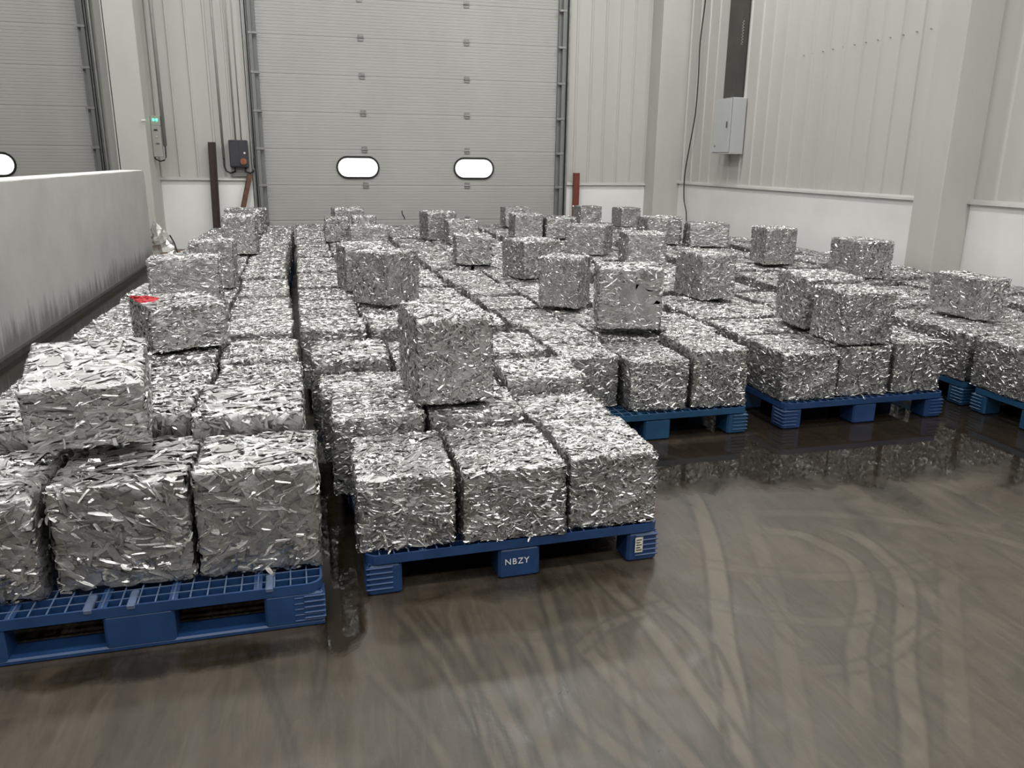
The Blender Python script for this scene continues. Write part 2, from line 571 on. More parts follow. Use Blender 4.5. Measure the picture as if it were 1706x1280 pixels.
def ribbed(mb, axis, a0, a1, face, outward, z0, z1, pitch, phase=0.0, depth=0.018, back=0.10, rw=0.03):
    """ribbed sheet: profile along axis, extruded in z. face = plane coordinate, outward = +-1"""
    prof = [(a0, 0.0)]
    k = math.ceil((a0 - phase) / pitch)
    while True:
        c = phase + k * pitch
        if c + rw > a1: break
        if c - rw > a0:
            prof += [(c - rw, 0), (c - rw * .5, depth), (c + rw * .5, depth), (c + rw, 0)]
        k += 1
    prof.append((a1, 0.0))
    poly = [(p, face + outward * h) for p, h in prof] + [(a1, face - outward * back), (a0, face - outward * back)]
    if axis == 'x':
        mb.prism(poly, 'z', z0, z1)
    else:
        mb.prism([(y, x) for x, y in poly], 'z', z0, z1)
    return mb


# back wall -------------------------------------------------------
wall_back = empty('wall_back', (0, YB, 0))
tag(wall_back, 'cream ribbed steel back wall around the two sectional doors', None, None, 'structure')
DADO_L, DADO_R = 1.20, 1.14
for nm, x0, x1, zt in (('L', -2.54, -1.02, DADO_L), ('R', 4.82, 6.46, DADO_R)):
    ribbed(MB(), 'x', x0, x1, 0.0, -1, zt + .03, 5.4, 0.285 if nm == 'R' else .30, 5.25 if nm == 'R' else -2.21, depth=.022, back=.15, rw=.024).build('ribbed_sheet', M['wall_sheet'], wall_back)
    MB().cbox(x0, x1, -.03, .15, 0, zt, .004).build('masonry_dado', M['dado'], wall_back)
    MB().prism([(-.075, zt), (-.06, zt + .028), (-.03, zt + .05), (.05, zt + .05), (.05, zt)], 'x', x0, x1).build('sill_flashing', M['steel_trim'], wall_back)
MB().box(-14, -3.18, .0, .15, 5.2, ROOM_Z).box(-3.37, -2.54, .02, .15, 0, ROOM_Z).box(-2.6, 7.2, .0, .15, 5.35, ROOM_Z).box(-14, -8.95, 0, .15, 0, 5.3).box(6.3, 7.2, .04, .15, 0, 5.4).build('sheet_backing', M['wall_sheet'], wall_back)
# right wall ------------------------------------------------------
wall_right = empty('wall_right', (XR, 0, 0))
tag(wall_right, 'cream ribbed steel side wall above a white dado', None, None, 'structure')
DR = 1.19
for y0, y1 in ((-9.0, 7.45), (7.87, 14.81)):
    ribbed(MB(), 'y', y0, y1, 0.0, -1, DR + .03, ROOM_Z, .36, 11.84, depth=.020, back=.15, rw=.028).build('ribbed_sheet', M['wall_sheet'], wall_right)
    MB().cbox(-.03, .15, y0, y1, 0, DR, .004).build('masonry_dado', M['dado'], wall_right)
    MB().prism([(-.075, DR), (-.06, DR + .028), (-.03, DR + .05), (.05, DR + .05), (.05, DR)], 'y', y0, y1).build('sill_flashing', M['steel_trim'], wall_right)
MB().box(.03, .15, 7.4, 7.9, 0, ROOM_Z).box(.03, .15, 14.5, YB + .1, 0, ROOM_Z).build('sheet_backing', M['wall_sheet'], wall_right)
scr = MB()
for i in range(12):
    y = 8.46 + i * .229
    scr.prism([(y + .008 * math.cos(a), 3.10 + .008 * math.sin(a)) for a in [k * math.pi / 3 for k in range(6)]], 'x', -.026, -.0)
so = scr.build('screw_row', M['steel_trim'], wall_right)
so['kind'] = 'stuff'
# columns ---------------------------------------------------------
def column(x0, x1, y0, y1, label, flange=True):
    o = empty('column', ((x0 + x1) / 2, (y0 + y1) / 2, 0))
    tag(o, label, None, None, 'structure')
    w, d = (x1 - x0) / 2, (y1 - y0) / 2
    MB().cbox(-w, w, -d, d, 0, ROOM_Z, .012).build('shaft', M['column'], o)
    return o
column(6.58, XR + .02, 7.45, 7.87, 'cream painted column standing against the right side wall')
cc = column(6.45, XR + .02, 14.80, YB + .02, 'cream column filling the back right corner of the hall')
MB().cbox(-.06, .06, -.31, -.255, .50, .525, .004).build('bracket_tab', M['white_mark'], cc)
lc = column(-3.0, -2.54, 14.4, YB + .02, 'cream column between the two sectional doors')
# edge lip of the column claddings
MB().box(-.235, -.205, -.46, -.44, 0, ROOM_Z).build('edge_lip', M['column'], lc)
# remaining shell (out of view) ------------------------------------
struct('wall_left', MB().box(XL - .2, XL, YF, YB, 0, ROOM_Z), M['far_wall'], 'plain far side wall of the hall')
struct('wall_front', MB().box(XL, XR + .2, YF - .2, YF, 0, ROOM_Z), M['far_wall'], 'plain end wall behind the viewer')
struct('ceiling', MB().box(XL, XR + .2, YF, YB + .2, ROOM_Z, ROOM_Z + .2), M['ceiling'], 'pale grey sheet roof of the hall')


# sectional doors ---------------------------------------------------
PITCH = .63
JOINTS = [0.0, .49] + [1.12 + PITCH * i for i in range(7)]


def stadium(cx, cz, hw, hh, n=10):
    r = hh
    pts = []
    for k in range(n + 1):
        a = -math.pi / 2 + math.pi * k / n
        pts.append((cx + hw - r + r * math.cos(a), cz + r * math.sin(a)))
    for k in range(n + 1):
        a = math.pi / 2 + math.pi * k / n
        pts.append((cx - hw + r + r * math.cos(a), cz + r * math.sin(a)))
    return pts


def sectional_door(name, x0, x1, label):
    root = empty(name, (0, YB, 0))
    tag(root, label, None, None, 'structure')
    yf = .04   # panel face
    wins = (x0 + 1.63, x1 - 1.60)
    for i in range(len(JOINTS) - 1):
        z0, z1 = JOINTS[i] + .0008, JOINTS[i + 1] - .0008
        prof = [(yf + .04, z0), (yf + .003, z0)]
        n = max(6, int((z1 - z0) / .052))
        for k in range(n):
            a = z0 + .010 + (z1 - z0 - .02) * k / n
            b = z0 + .010 + (z1 - z0 - .02) * (k + 1) / n
            prof += [(yf, a), (yf, b - .010), (yf + .004, b - .006), (yf + .004, b - .003)]
        prof += [(yf + .003, z1), (yf + .04, z1)]
        MB().prism([(p[0], p[1]) for p in prof], 'x', x0, x1).build('door_panel', M['door'], root)
    for hx in (x0 + 1.76, x1 - 1.73):
        for z in JOINTS[1:-1]:
            h = MB()
            h.cbox(hx - .05, hx + .05, yf - .012, yf + .002, z + .012, z + .055, .003)
            h.cbox(hx - .05, hx + .05, yf - .012, yf + .002, z - .055, z - .012, .003)
            h.tube([(hx - .055, yf - .014, z), (hx + .055, yf - .014, z)], .011, 6)
            for s in (-.028, .028):
                h.cbox(hx + s - .008, hx + s + .008, yf - .018, yf - .01, z + .028, z + .042, .002)
                h.cbox(hx + s - .008, hx + s + .008, yf - .018, yf - .01, z - .042, z - .028, .002)
            h.build('hinge', M['hinge'], root)
    for wx in wins:
        out, inn = stadium(wx, 1.435, .395, .205), stadium(wx, 1.435, .355, .162)
        f = MB()
        n = len(out)
        rings = [[(p[0], yf + .01, p[1]) for p in out], [(p[0], yf - .022, p[1]) for p in stadium(wx, 1.435, .388, .198)],
                 [(p[0], yf - .022, p[1]) for p in stadium(wx, 1.435, .362, .17)], [(p[0], yf + .01, p[1]) for p in inn]]
        vv = [q for r in rings for q in r]
        ff = [(a * n + k, a * n + (k + 1) % n, (a + 1) * n + (k + 1) % n, (a + 1) * n + k) for a in range(3) for k in range(n)]
        f.add(vv, ff)
        wf = f.build('window_frame', M['rubber'], root)
        MB().prism(stadium(wx, 1.435, .358, .165), 'y', yf - .008, yf - .002).build('window_pane', M['pane'], wf)
    # side tracks, each a lipped channel with brackets at the joints
    for sx, e in ((-1, x0), (1, x1)):
        t = MB()
        a, b = e + sx * .0, e + sx * .10
        t.box(a, b, -.01, .03, 0, 5.2)
        t.box(e + sx * .10, e + sx * .118, -.075, .05, 0, 5.2)
        t.box(e + sx * .06, e + sx * .118, -.080, -.072, 0, 5.2)
        tr = t.build('track', M['track'], root)
        MB().box(e + sx * .125, e + sx * .15, -.05, .02, 0, 5.2).box(e + sx * .17, e + sx * .185, -.075, .02, 0, 5.2).build('track_angle', M['galv_dark'], root)
        MB().box(e + sx * .185, e + sx * .215, -.055, .02, 0, 5.2).build('track_flange', M['galv'], root)
        for z in JOINTS[1:-1]:
            bk = MB()
            bk.cbox(e - sx * .01, e + sx * .125, -.088, -.070, z - .045, z - .005, .003) if sx > 0 else bk.cbox(e + sx * .125, e - sx * .01, -.088, -.070, z - .025, z + .015, .003)
            bk.tube([(e - sx * .02, -.05, z - .02), (e + sx * .09, -.05, z - .02)], .014, 8)
            bk.build('roller_bracket', M['hinge'], root)
    # weather strip
    MB().box(x0, x1, yf - .01, yf + .04, 0, .05).build('bottom_seal', M['rubber'], root)
    return root


sectional_door('door_1', -.79, 4.60, 'wide grey sectional door with two lit oval windows')
sectional_door('door_2', -8.95, -3.56, 'grey sectional door beyond the concrete partition wall')
mk = MB()
mk.tube([(1.62, YB + .035, .66), (1.625, YB + .034, .60), (1.66, YB + .034, .54), (1.67, YB + .035, .50)], .008, 5)
mo = mk.build('scuff_wire', M['cable'])
tag(mo, 'short dark wire hooked on the lower panel of the main door', 'wire')

# partition wall ------------------------------------------------------
part = empty('wall_partition', (-2.42, 0, 0))
tag(part, 'low grey concrete partition wall with splash stained foot', None, None, 'structure')
pb = MB()
ys = [2.2 + .25 * i for i in range(45)]
top = 1.385
pts_f = []
for i, y in enumerate(ys):
    pts_f.append((y, top + .004 * math.sin(i * 1.7)))
yend = 13.22
edge = []
zz = 0.0
k = 0
while zz < top - .06:
    edge.append((yend + random.uniform(-.03, .012) * (1 if zz > .3 else .4), zz))
    zz += .09
    k += 1
poly = [(2.2, 0.0)] + edge + [(yend - .02, top - .06), (yend - .08, top - .005)] + [p for p in reversed(pts_f) if p[0] < yend - .1]
pb.prism(poly, 'x', -.30, 0.0)
pb.build('slab', M['partition'], part)
MB().cbox(-.305, -.012, 2.2, yend - .1, top - .004, top + .012, .004).build('coping', M['dado'], part)
MB().prism([(0, 0), (.012, 0), (.010, .05), (0, .07)], 'y', 2.2, yend - .02).build('foot_stain', M['dark_gap'], part)

# ------------------------------------------------------------------ bale meshes
BW, BD, BH = .42, .44, .38


def warp(p, seed):
    r = np.random.default_rng(seed)
    out = p.copy()
    for k in range(5):
        fr = r.uniform(8, 26, 3)
        ph = r.uniform(0, 6.28)
        d = r.normal(0, 1, 3)
        d /= np.linalg.norm(d)
        out += .0017 * np.sin(p @ fr + ph)[:, None] * d
    return out


def bale_mesh(seed, kinds, name):
    """kinds: list of (coverage, Lmean, wmean, ns, nt, lift, faces)"""
    r = np.random.default_rng(seed)
    V, F, T = [], [], []
    base = 0
    hx, hy, hz = BW / 2, BD / 2, BH / 2
    frames = [  # centre normal, eu, ev, half u, half v, half n
        ((0, -1, 0), (1, 0, 0), (0, 0, 1), hx, hz, hy),
        ((0, 1, 0), (-1, 0, 0), (0, 0, 1), hx, hz, hy),
        ((1, 0, 0), (0, 1, 0), (0, 0, 1), hy, hz, hx),
        ((-1, 0, 0), (0, -1, 0), (0, 0, 1), hy, hz, hx),
        ((0, 0, 1), (1, 0, 0), (0, 1, 0), hx, hy, hz),
        ((0, 0, -1), (-1, 0, 0), (0, 1, 0), hx, hy, hz),
    ]
    # core
    g = 6
    for n, eu, ev, a, b, c in frames:
        n, eu, ev = map(np.array, (n, eu, ev))
        uu, vv = np.meshgrid(np.linspace(-1, 1, g + 1), np.linspace(-1, 1, g + 1))
        ins = .007
        P = (uu.ravel()[:, None] * eu * (a - ins) + vv.ravel()[:, None] * ev * (b - ins) + n * (c - ins))
        ii = np.arange((g + 1) ** 2).reshape(g + 1, g + 1)
        f = np.stack([ii[:-1, :-1], ii[:-1, 1:], ii[1:, 1:], ii[1:, :-1]], -1).reshape(-1, 4) + base
        V.append(P); F.append(f); T.append(np.full(len(P), .45))
        base += len(P)
    for kd in kinds:
        cov, Lm, wm, ns, nt, lift, fsel = kd[:7]
        tmean = kd[7] if len(kd) > 7 else .5
        hoff = kd[8] if len(kd) > 8 else 0.0
        for fi, (n, eu, ev, a, b, c) in enumerate(frames):
            if fsel is not None and fi not in fsel: continue
            n, eu, ev = map(np.array, (n, eu, ev))
            area = 4 * a * b
            cv = cov * (.35 if fi == 5 else 1)
            cnt = int(cv * area / (Lm * wm))
            if cnt < 1: continue
            L = Lm * np.exp(r.normal(0, .38, cnt))
            w = wm * np.exp(r.normal(0, .32, cnt))
            L = np.minimum(L, 1.5 * min(a, b) * 2)
            cu = r.uniform(-a, a, cnt)
            cvv = r.uniform(-b, b, cnt)
            pref = r.uniform(-.5, .5)
            ang = np.where(r.random(cnt) < .6, r.normal(pref, .45, cnt), r.uniform(0, np.pi, cnt))
            h0 = r.uniform(-.004, .005, cnt) * lift + hoff
            wild = (r.random(cnt) < .42)
            ts = r.normal(0, 1, cnt) * np.where(wild, .16, .06) * lift
            tt = r.normal(0, 1, cnt) * np.where(wild, .60, .18) * lift
            curl = r.normal(0, .24, cnt) * lift
            bend = r.normal(0, .9, cnt) * lift
            tone = np.clip(r.normal(tmean, .14, cnt), 0.02, 1)
            s = np.linspace(-.5, .5, ns + 1)
            t = np.linspace(-.5, .5, nt + 1)
            S = s[None, :, None] * L[:, None, None] * np.ones((1, 1, nt + 1))
            tap = 1 - .35 * (2 * np.abs(s)) ** 2
            Tt = t[None, None, :] * w[:, None, None] * tap[None, :, None]
            S = S + r.normal(0, .05, S.shape) * w[:, None, None] * 2
            Tt = Tt + r.normal(0, .07, Tt.shape) * w[:, None, None]
            sweep = r.normal(0, 1.2, cnt)
            Tt = Tt + sweep[:, None, None] * S ** 2
            ca, sa = np.cos(ang)[:, None, None], np.sin(ang)[:, None, None]
            u = cu[:, None, None] + S * ca - Tt * sa
            v = cvv[:, None, None] + S * sa + Tt * ca
            H = (h0[:, None, None] + ts[:, None, None] * S + tt[:, None, None] * Tt
                 + curl[:, None, None] * (4 * Tt ** 2 / w[:, None, None]) - bend[:, None, None] * S ** 2
                 + r.normal(0, .0007, S.shape) * lift)
            H = np.clip(H, -.010, .0075 * max(lift, .6))
            ex = np.maximum(np.abs(u) - a, 0)
            ey = np.maximum(np.abs(v) - b, 0)
            u = np.sign(u) * np.minimum(np.abs(u), a + np.clip(H, -.004, .006))
            v = np.sign(v) * np.minimum(np.abs(v), b + np.clip(H, -.004, .006))
            H = H - ex - ey
            P = u.reshape(-1, 1) * eu + v.reshape(-1, 1) * ev + (c + H.reshape(-1, 1)) * n
            per = (ns + 1) * (nt + 1)
            ii = np.arange(per).reshape(ns + 1, nt + 1)
            q = np.stack([ii[:-1, :-1], ii[1:, :-1], ii[1:, 1:], ii[:-1, 1:]], -1).reshape(-1, 4)
            f = (q[None] + (np.arange(cnt) * per)[:, None, None]).reshape(-1, 4) + base
            V.append(P); F.append(f); T.append(np.repeat(tone, per))
            base += len(P)
    V = warp(np.vstack(V), seed)
    # keep the bale inside its nominal size
    for ax, full in ((0, BW), (1, BD), (2, BH)):
        lo, hi = np.percentile(V[:, ax], .6), np.percentile(V[:, ax], 99.4)
        V[:, ax] = (V[:, ax] - (lo + hi) / 2) * (full / (hi - lo))
    V[:, 2] += BH / 2
    F = np.vstack(F)
    V[:, 2] = np.clip(V[:, 2], 0.0, BH + .006)
    V[:, 0] = np.clip(V[:, 0], -BW / 2 - .005, BW / 2 + .005)
    V[:, 1] = np.clip(V[:, 1], -BD / 2 - .006, BD / 2 + .006)
    me = np_mesh(name, V, F)
    a = me.attributes.new('tone', 'FLOAT', 'POINT')
    a.data.foreach_set('value', np.concatenate(T).astype(np.float32))
    me.materials.append(M['metal'])
    return me


FINE = [bale_mesh(100 + i, [(1.5, .060, .024, 3, 2, .36, None, .34), (.75, .028, .0068, 3, 2, .9, None, .52), (.42, .028, .0045, 4, 1, 1.7, None, .86)], 'fine_bale') for i in range(5)]
MID = [bale_mesh(200 + i, [(1.5, .078, .030, 3, 2, .36, None, .34), (.75, .036, .0085, 4, 2, .9, None, .52), (.40, .036, .0055, 5, 1, 1.7, None, .86)], 'mid_bale') for i in range(3)]
COARSE = [bale_mesh(300 + i, [(1.1, .11, .036, 5, 2, .45, None, .36), (.8, .16, .030, 6, 2, .40, None, .46), (.5, .050, .013, 3, 2, .9, None, .55), (.25, .045, .006, 5, 1, 1.5, None, .86)], 'coarse_bale') for i in range(3)]
PLATE = [bale_mesh(400, [(1.3, .060, .025, 3, 2, .4, None, .36), (.7, .036, .0085, 3, 2, .9, None, .55), (.30, .13, .085, 5, 2, .10, (0, 1), .22, .0045), (.40, .050, .006, 5, 1, 1.6, None, .86)], 'plated_bale')]
LOOSE = []
for i in range(4):
    rr = random.Random(50 + i)
    L, w = rr.uniform(.028, .055), rr.uniform(.010, .020)
    mb = MB()
    n = 6
    vv, ff = [], []
    for k in range(n + 1):
        s = k / n
        z = .018 * math.sin(s * 3.0 + i) * s
        ww = w * (1 - .45 * s)
        for t in (-1, 0, 1):
            vv.append((L * s, t * ww / 2 + .01 * math.sin(s * 2 + i), z + (.004 if t == 0 else 0)))
    for k in range(n):
        for t in range(2):
            ff.append((k * 3 + t, k * 3 + t + 1, k * 3 + t + 4, k * 3 + t + 3))
    mb.add(vv, ff)
    me = mb.mesh('loose_strip', M['metal'])
    at = me.attributes.new('tone', 'FLOAT', 'POINT')
    at.data.foreach_set('value', np.full(len(me.vertices), .85, np.float32))
    LOOSE.append(me)

BALES = []      # (object, x, y, yaw, w, d, z0, ztop)
VAR = random.Random(3)


def bale(x, y, z, yaw, w, d, h, label, group, kind='fine', loose=0, flip=None, rx=0.0):
    pool = dict(fine=FINE, mid=MID, coarse=COARSE, plate=PLATE)[kind]
    me = VAR.choice(pool)
    o = bpy.data.objects.new('metal_bale', me)
    a = math.radians(yaw)
    fl = VAR.random() < .5 if flip is None else flip
    o.location = (x, y, z)
    o.rotation_euler = (rx if not fl else -rx, 0, a + (math.pi if fl else 0))
    o.scale = (w / BW, d / BD, h / BH)
    link(o)
    tag(o, label, 'metal bale', group)
    for k in range(loose):
        lo = bpy.data.objects.new('loose_strip', VAR.choice(LOOSE))
        link(lo, o)
        side = VAR.random()
        sy = 1 if fl else -1     # side facing the viewer
        lo.location = (VAR.uniform(-.19, .19), sy * (BD / 2 - .004), VAR.choice([.012, .02, .36, .37, VAR.uniform(.05, .3)]))
        lo.rotation_euler = (VAR.uniform(-.6, .6), VAR.uniform(-.3, .3), (0 if sy < 0 else math.pi) - math.pi / 2 + VAR.uniform(-1.1, 1.1))
    BALES.append((o, x, y, a, w, d, z, z + h))
    return o


# ------------------------------------------------------------------ pallets
PW, PDp, PH = 1.20, 1.00, .17


def deck_mesh(matl, name='deck'):
    mb = MB()
    t0, t1 = PH - .038, PH - .002
    w, d = PW / 2, PDp / 2
    # rim with rounded corners
    def rr(o):
        r = .05 - o * .3
        pts = []
        for cx, cy, a0 in ((w - o - r, -d + o + r, -90), (w - o - r, d - o - r, 0), (-w + o + r, d - o - r, 90), (-w + o + r, -d + o + r, 180)):
            for k in range(5):
                a = math.radians(a0 + 90 * k / 4)
                pts.append((cx + r * math.cos(a), cy + r * math.sin(a)))
        return pts
    A, B = rr(0), rr(.008)
    n = len(A)
    v = [(*p, t0) for p in A] + [(*p, t1) for p in A] + [(*p, t1) for p in B] + [(*p, t0) for p in B]
    f = [(a * n + k, a * n + (k + 1) % n, ((a + 1) % 4) * n + (k + 1) % n, ((a + 1) % 4) * n + k) for a in range(4) for k in range(n)]
    mb.add(v, f)
    nx, ny = 22, 18
    for i in range(1, nx):
        x = -w + PW * i / nx
        hw = .014 if i in (4, 9, 13, 18) else .0028
        mb.box(x - hw, x + hw, -d + .006, d - .006, t0 + .004 if hw < .01 else t1 - .008, t1 - .0025)
        mb.box(x - min(hw, .0024), x + min(hw, .0024), -d + .006, d - .006, t1 - .0025, t1 - .0005, 1)
    for j in range(1, ny):
        y = -d + PDp * j / ny
        mb.box(-w + .006, w - .006, y - .0028, y + .0028, t0 + .004, t1 - .003)
        mb.box(-w + .006, w - .006, y - .0022, y + .0022, t1 - .003, t1 - .001, 1)
    # deep cells: the lower flange of the rim closes the outer row
    mb.box(-w + .008, w - .008, -d + .008, -d + .075, t0 - .002, t0 + .003)
    return mb.mesh(name, [matl, M['worn']])


def leg_mesh(lx, ly, corner, matl):
    mb = MB()
    z1 = PH - .040
    mb.cbox(-lx, lx, -ly, ly, 0, z1, .010)
    if corner:
        sx, sy = corner
        for k in range(5):     # moulded ribs around the outer corner
            z = .024 + k * .022
            mb.cbox(-lx * .5 if sx > 0 else -lx - .005, lx + .005 if sx > 0 else lx * .5,
                    -ly * .5 if sy > 0 else -ly - .005, ly + .005 if sy > 0 else ly * .5, z, z + .008, .003)
    return mb.mesh('leg', matl)


def pallet_parts(matl):
    LX, LY = (-.53, 0, .53), (-.43, 0, .43)
    parts = {'deck': deck_mesh(matl), 'legs': []}
    for i, x in enumerate(LX):
        for j, y in enumerate(LY):
            c = (-1 if i == 0 else 1, -1 if j == 0 else 1) if i != 1 and j != 1 else None
            lx = .085 if i == 1 else .066
            parts['legs'].append(((x, y, 0), leg_mesh(lx, .066, c, matl)))
    return parts


PP = {'blue': pallet_parts(M['pallet']), 'teal': pallet_parts(M['pallet_b'])}
PLAIN = {}
for k, q in PP.items():
    import bmesh as _bm
    b = _bm.new()
    b.from_mesh(q['deck'])
    for loc, me in q['legs']:
        n0 = len(b.verts)
        b.from_mesh(me)
        b.verts.ensure_lookup_table()
        for v in b.verts[n0:]:
            v.co += Vector(loc)
    me = bpy.data.meshes.new('plain_pallet')
    b.to_mesh(me)
    b.free()
    me.materials.append(M['pallet' if k == 'blue' else 'pallet_b'])
    me.materials.append(M['worn'])
    PLAIN[k] = me


def pallet(x, y, yaw, sy, label, color='blue', detailed=True, sx=1.0):
    if not detailed:
        o = bpy.data.objects.new('plastic_pallet', PLAIN[color])
        link(o)
    else:
        o = empty('plastic_pallet')
        d = bpy.data.objects.new('deck', PP[color]['deck'])
        link(d, o)
        for loc, me in PP[color]['legs']:
            l = bpy.data.objects.new('leg', me)
            l.location = loc
            link(l, o)
    o.location = (x, y, 0)
    o.rotation_euler = (0, 0, math.radians(yaw))
    o.scale = (sx, sy, 1)
    tag(o, label, 'pallet', 'blue plastic pallets under the bales')
    return o


ORD = ['front', 'second', 'third', 'fourth', 'fifth', 'sixth', 'seventh', 'eighth', 'ninth', 'tenth', 'eleventh',
       'twelfth', 'thirteenth', 'fourteenth', 'fifteenth', 'sixteenth', 'seventeenth', 'eighteenth', 'nineteenth', 'twentieth',
       'twenty-first', 'twenty-second', 'twenty-third']

# lanes of pallets: name in labels, x edges as a function of depth, rows (y0, y1, top)
def rows_far(y, y_end, top, a=.465, gap=.19):
    out = []
    while y < y_end:
        out.append((y, y + a, top))
        out.append((y + a + .025, y + 2 * a + .025, top))
        y += 2 * a + .025 + gap
    return out


LANES = {
    'A': dict(text='lane beside the partition', n=3, left=lambda y: -1.35 if y < 4.8 else -1.46 - .012 * (y - 5), right=lambda y: -.022 if y < 3.1 else max(-.04 - .045 * (y - 2.7), -.31),
              rows=[(2.665, 3.16, .55), (3.20, 3.58, .625), (3.60, 4.06, .63), (4.10, 4.56, .632), (5.00, 5.42, .57), (5.43, 5.95, .56),
                    (6.00, 6.50, .55), (6.53, 7.00, .55), (7.03, 7.50, .55)] + rows_far(7.78, 13.0, .55)),
    'B': dict(text='second lane from the partition', n=3, left=lambda y: .085 if y < 3.1 else (.09 - .1 * (y - 2.8)) if y < 5 else -.13 - .02 * (y - 5), right=lambda y: 1.31 if y < 4.2 else max(1.22 - .045 * (y - 5), .98),
              rows=[(2.755, 3.25, .470), (3.28, 3.70, .53), (3.72, 4.10, .53), (4.15, 4.67, .575), (5.02, 5.42, .57), (5.43, 5.95, .555), (6.0, 6.30, .55), (6.33, 6.8, .55)]
                   + rows_far(7.0, 13.0, .545)),
    'C': dict(text='third lane from the partition', n=3, left=lambda y: 1.37 if y < 5 else max(1.36 - .05 * (y - 5), 1.08), right=lambda y: 2.51 if y < 4.8 else 2.60,
              rows=[(4.155, 4.70, .48), (4.73, 5.34, .49), (5.40, 5.95, .495), (6.05, 6.58, .495), (6.65, 7.2, .495)] + rows_far(7.32, 13.2, .495)),
    'D': dict(text='fourth lane from the partition', n=3, left=lambda y: 2.735, right=lambda y: 3.935,
              rows=[(4.165, 4.72, .488), (4.74, 5.22, .49), (5.32, 5.78, .495), (5.81, 6.28, .495)] + rows_far(6.5, 13.6, .495)),
    'E': dict(text='fifth lane from the partition', n=3, left=lambda y: 4.235, right=lambda y: 5.46,
              rows=[(3.36, 3.82, .49), (3.86, 4.30, .51), (4.35, 4.86, .505), (4.91, 5.36, .495)] + rows_far(5.5, 13.6, .495)),
    'F': dict(text='lane nearest the right wall', n=2, left=lambda y: 5.66, right=lambda y: 6.48,
              rows=rows_far(4.75, 11.2, .495)),
}
OVER = {  # (lane, row, column): dict of overrides for bales that differ
    ('A', 1, 2): dict(top=.645, y0=3.10), ('A', 0, 2): dict(y1=3.07, y0=2.68, top=.577), ('A', 0, 0): dict(top=.537, y0=2.64),
    ('B', 0, 2): dict(top=.487, y0=2.765), ('B', 0, 1): dict(top=.475, y0=2.735), ('B', 0, 0): dict(top=.470, y0=2.745), ('B', 1, 2): dict(top=.482, y1=3.66), ('B', 2, 2): dict(top=.56, y0=3.685),
    ('C', 0, 0): dict(y0=4.30, top=.49), ('C', 0, 2): dict(top=.535, y0=4.16), ('C', 1, 2): dict(top=.53), ('D', 0, 2): dict(top=.512, y0=4.20), ('D', 0, 1): dict(top=.50, y0=4.20),
    ('B', 3, 1): dict(top=.55), ('B', 1, 1): dict(top=.525),
}
SKIP = {('D', 11, 2), ('D', 13, 2), ('D', 15, 2), ('D', 17, 2), ('E', 0, 2), ('E', 19, 0)}
COLW = {3: ['left', 'middle', 'right'], 2: ['left', 'right']}
JR = random.Random(21)
for ln, L in LANES.items():
    for ri, (y0, y1, top) in enumerate(L['rows']):
        xl, xr = L['left']((y0 + y1) / 2), L['right']((y0 + y1) / 2)
        n = L['n']
        gap = .016
        cuts = [xl]
        for k in range(1, n):
            cuts.append(xl + (xr - xl) * k / n + JR.uniform(-.018, .018))
        cuts.append(xr)
        for ci in range(n):
            ov = OVER.get((ln, ri, ci), {})
            a0, a1 = ov.get('y0', y0), ov.get('y1', y1)
            tp = ov.get('top', top + (JR.uniform(-.022, .008) if ri > 1 else JR.uniform(-.006, .006)))
            j = JR.uniform(-.012, .012)
            yaw = JR.uniform(-1.2, 1.2)
            yy0 = a0 + (JR.uniform(0, .02) if (ln, ri, ci) not in OVER else 0)
            if (ln, ri, ci) in SKIP: continue
            near = (ln in 'AB' and ri == 0) or (ln in 'CD' and ri == 0)
            kind = 'coarse' if (ln == 'A' and ri < 2) else ('mid' if JR.random() < .3 else 'fine')
            w = cuts[ci + 1] - cuts[ci] - gap
            lab = f"{'coarse strip' if kind == 'coarse' else 'crushed'} aluminium bale, {COLW[n][ci]} of {ORD[ri]} row, {L['text']}"
            bale((cuts[ci] + cuts[ci + 1]) / 2 + (j * .3), (yy0 + a1) / 2, PH, yaw, w, a1 - yy0, tp - PH, lab,
                 'bales in the bottom layer on pallets', kind, loose=2 if near else 0)
    # pallets under each pair of rows
    R = L['rows']
    i = 0
    pi = 0
    while i < len(R):
        y0 = R[i][0]
        y1 = R[min(i + 1, len(R) - 1)][1]
        xl, xr = L['left']((y0 + y1) / 2), L['right']((y0 + y1) / 2)
        sx = 1.0 if L['n'] == 3 else .68
        cx = (xl + xr) / 2
        yaw = 0.0
        fy = y0 - .01
        if ln == 'A' and pi == 0: fy, cx, yaw = 2.56, -.65, 1.4
        if ln == 'B' and pi == 0: fy, cx, yaw = 2.745, .70, 2.2
        if ln == 'C' and pi == 0: fy, cx, yaw = 4.13, 1.90, 1.5
        if ln == 'D' and pi == 0: fy, cx, yaw = 4.16, 3.34, 1.5
        ly = y1 - fy - (.035 if pi == 0 else .004)
        det = pi < 2
        color = 'teal' if ln in 'CE' else 'blue'
        pt = pallet(cx, fy + ly / 2, yaw, ly / PDp, f"blue plastic pallet, {ORD[pi]} one of the {L['text']}", color, det, sx)
        if ln == 'A' and pi == 0: PALLET_A = pt
        if ln == 'B' and pi == 0: PALLET_B = pt
        if ln == 'C' and pi == 0: PALLET_C = pt
        i += 2
        pi += 1

# details of the front pallets -----------------------------------------
d2 = PDp / 2
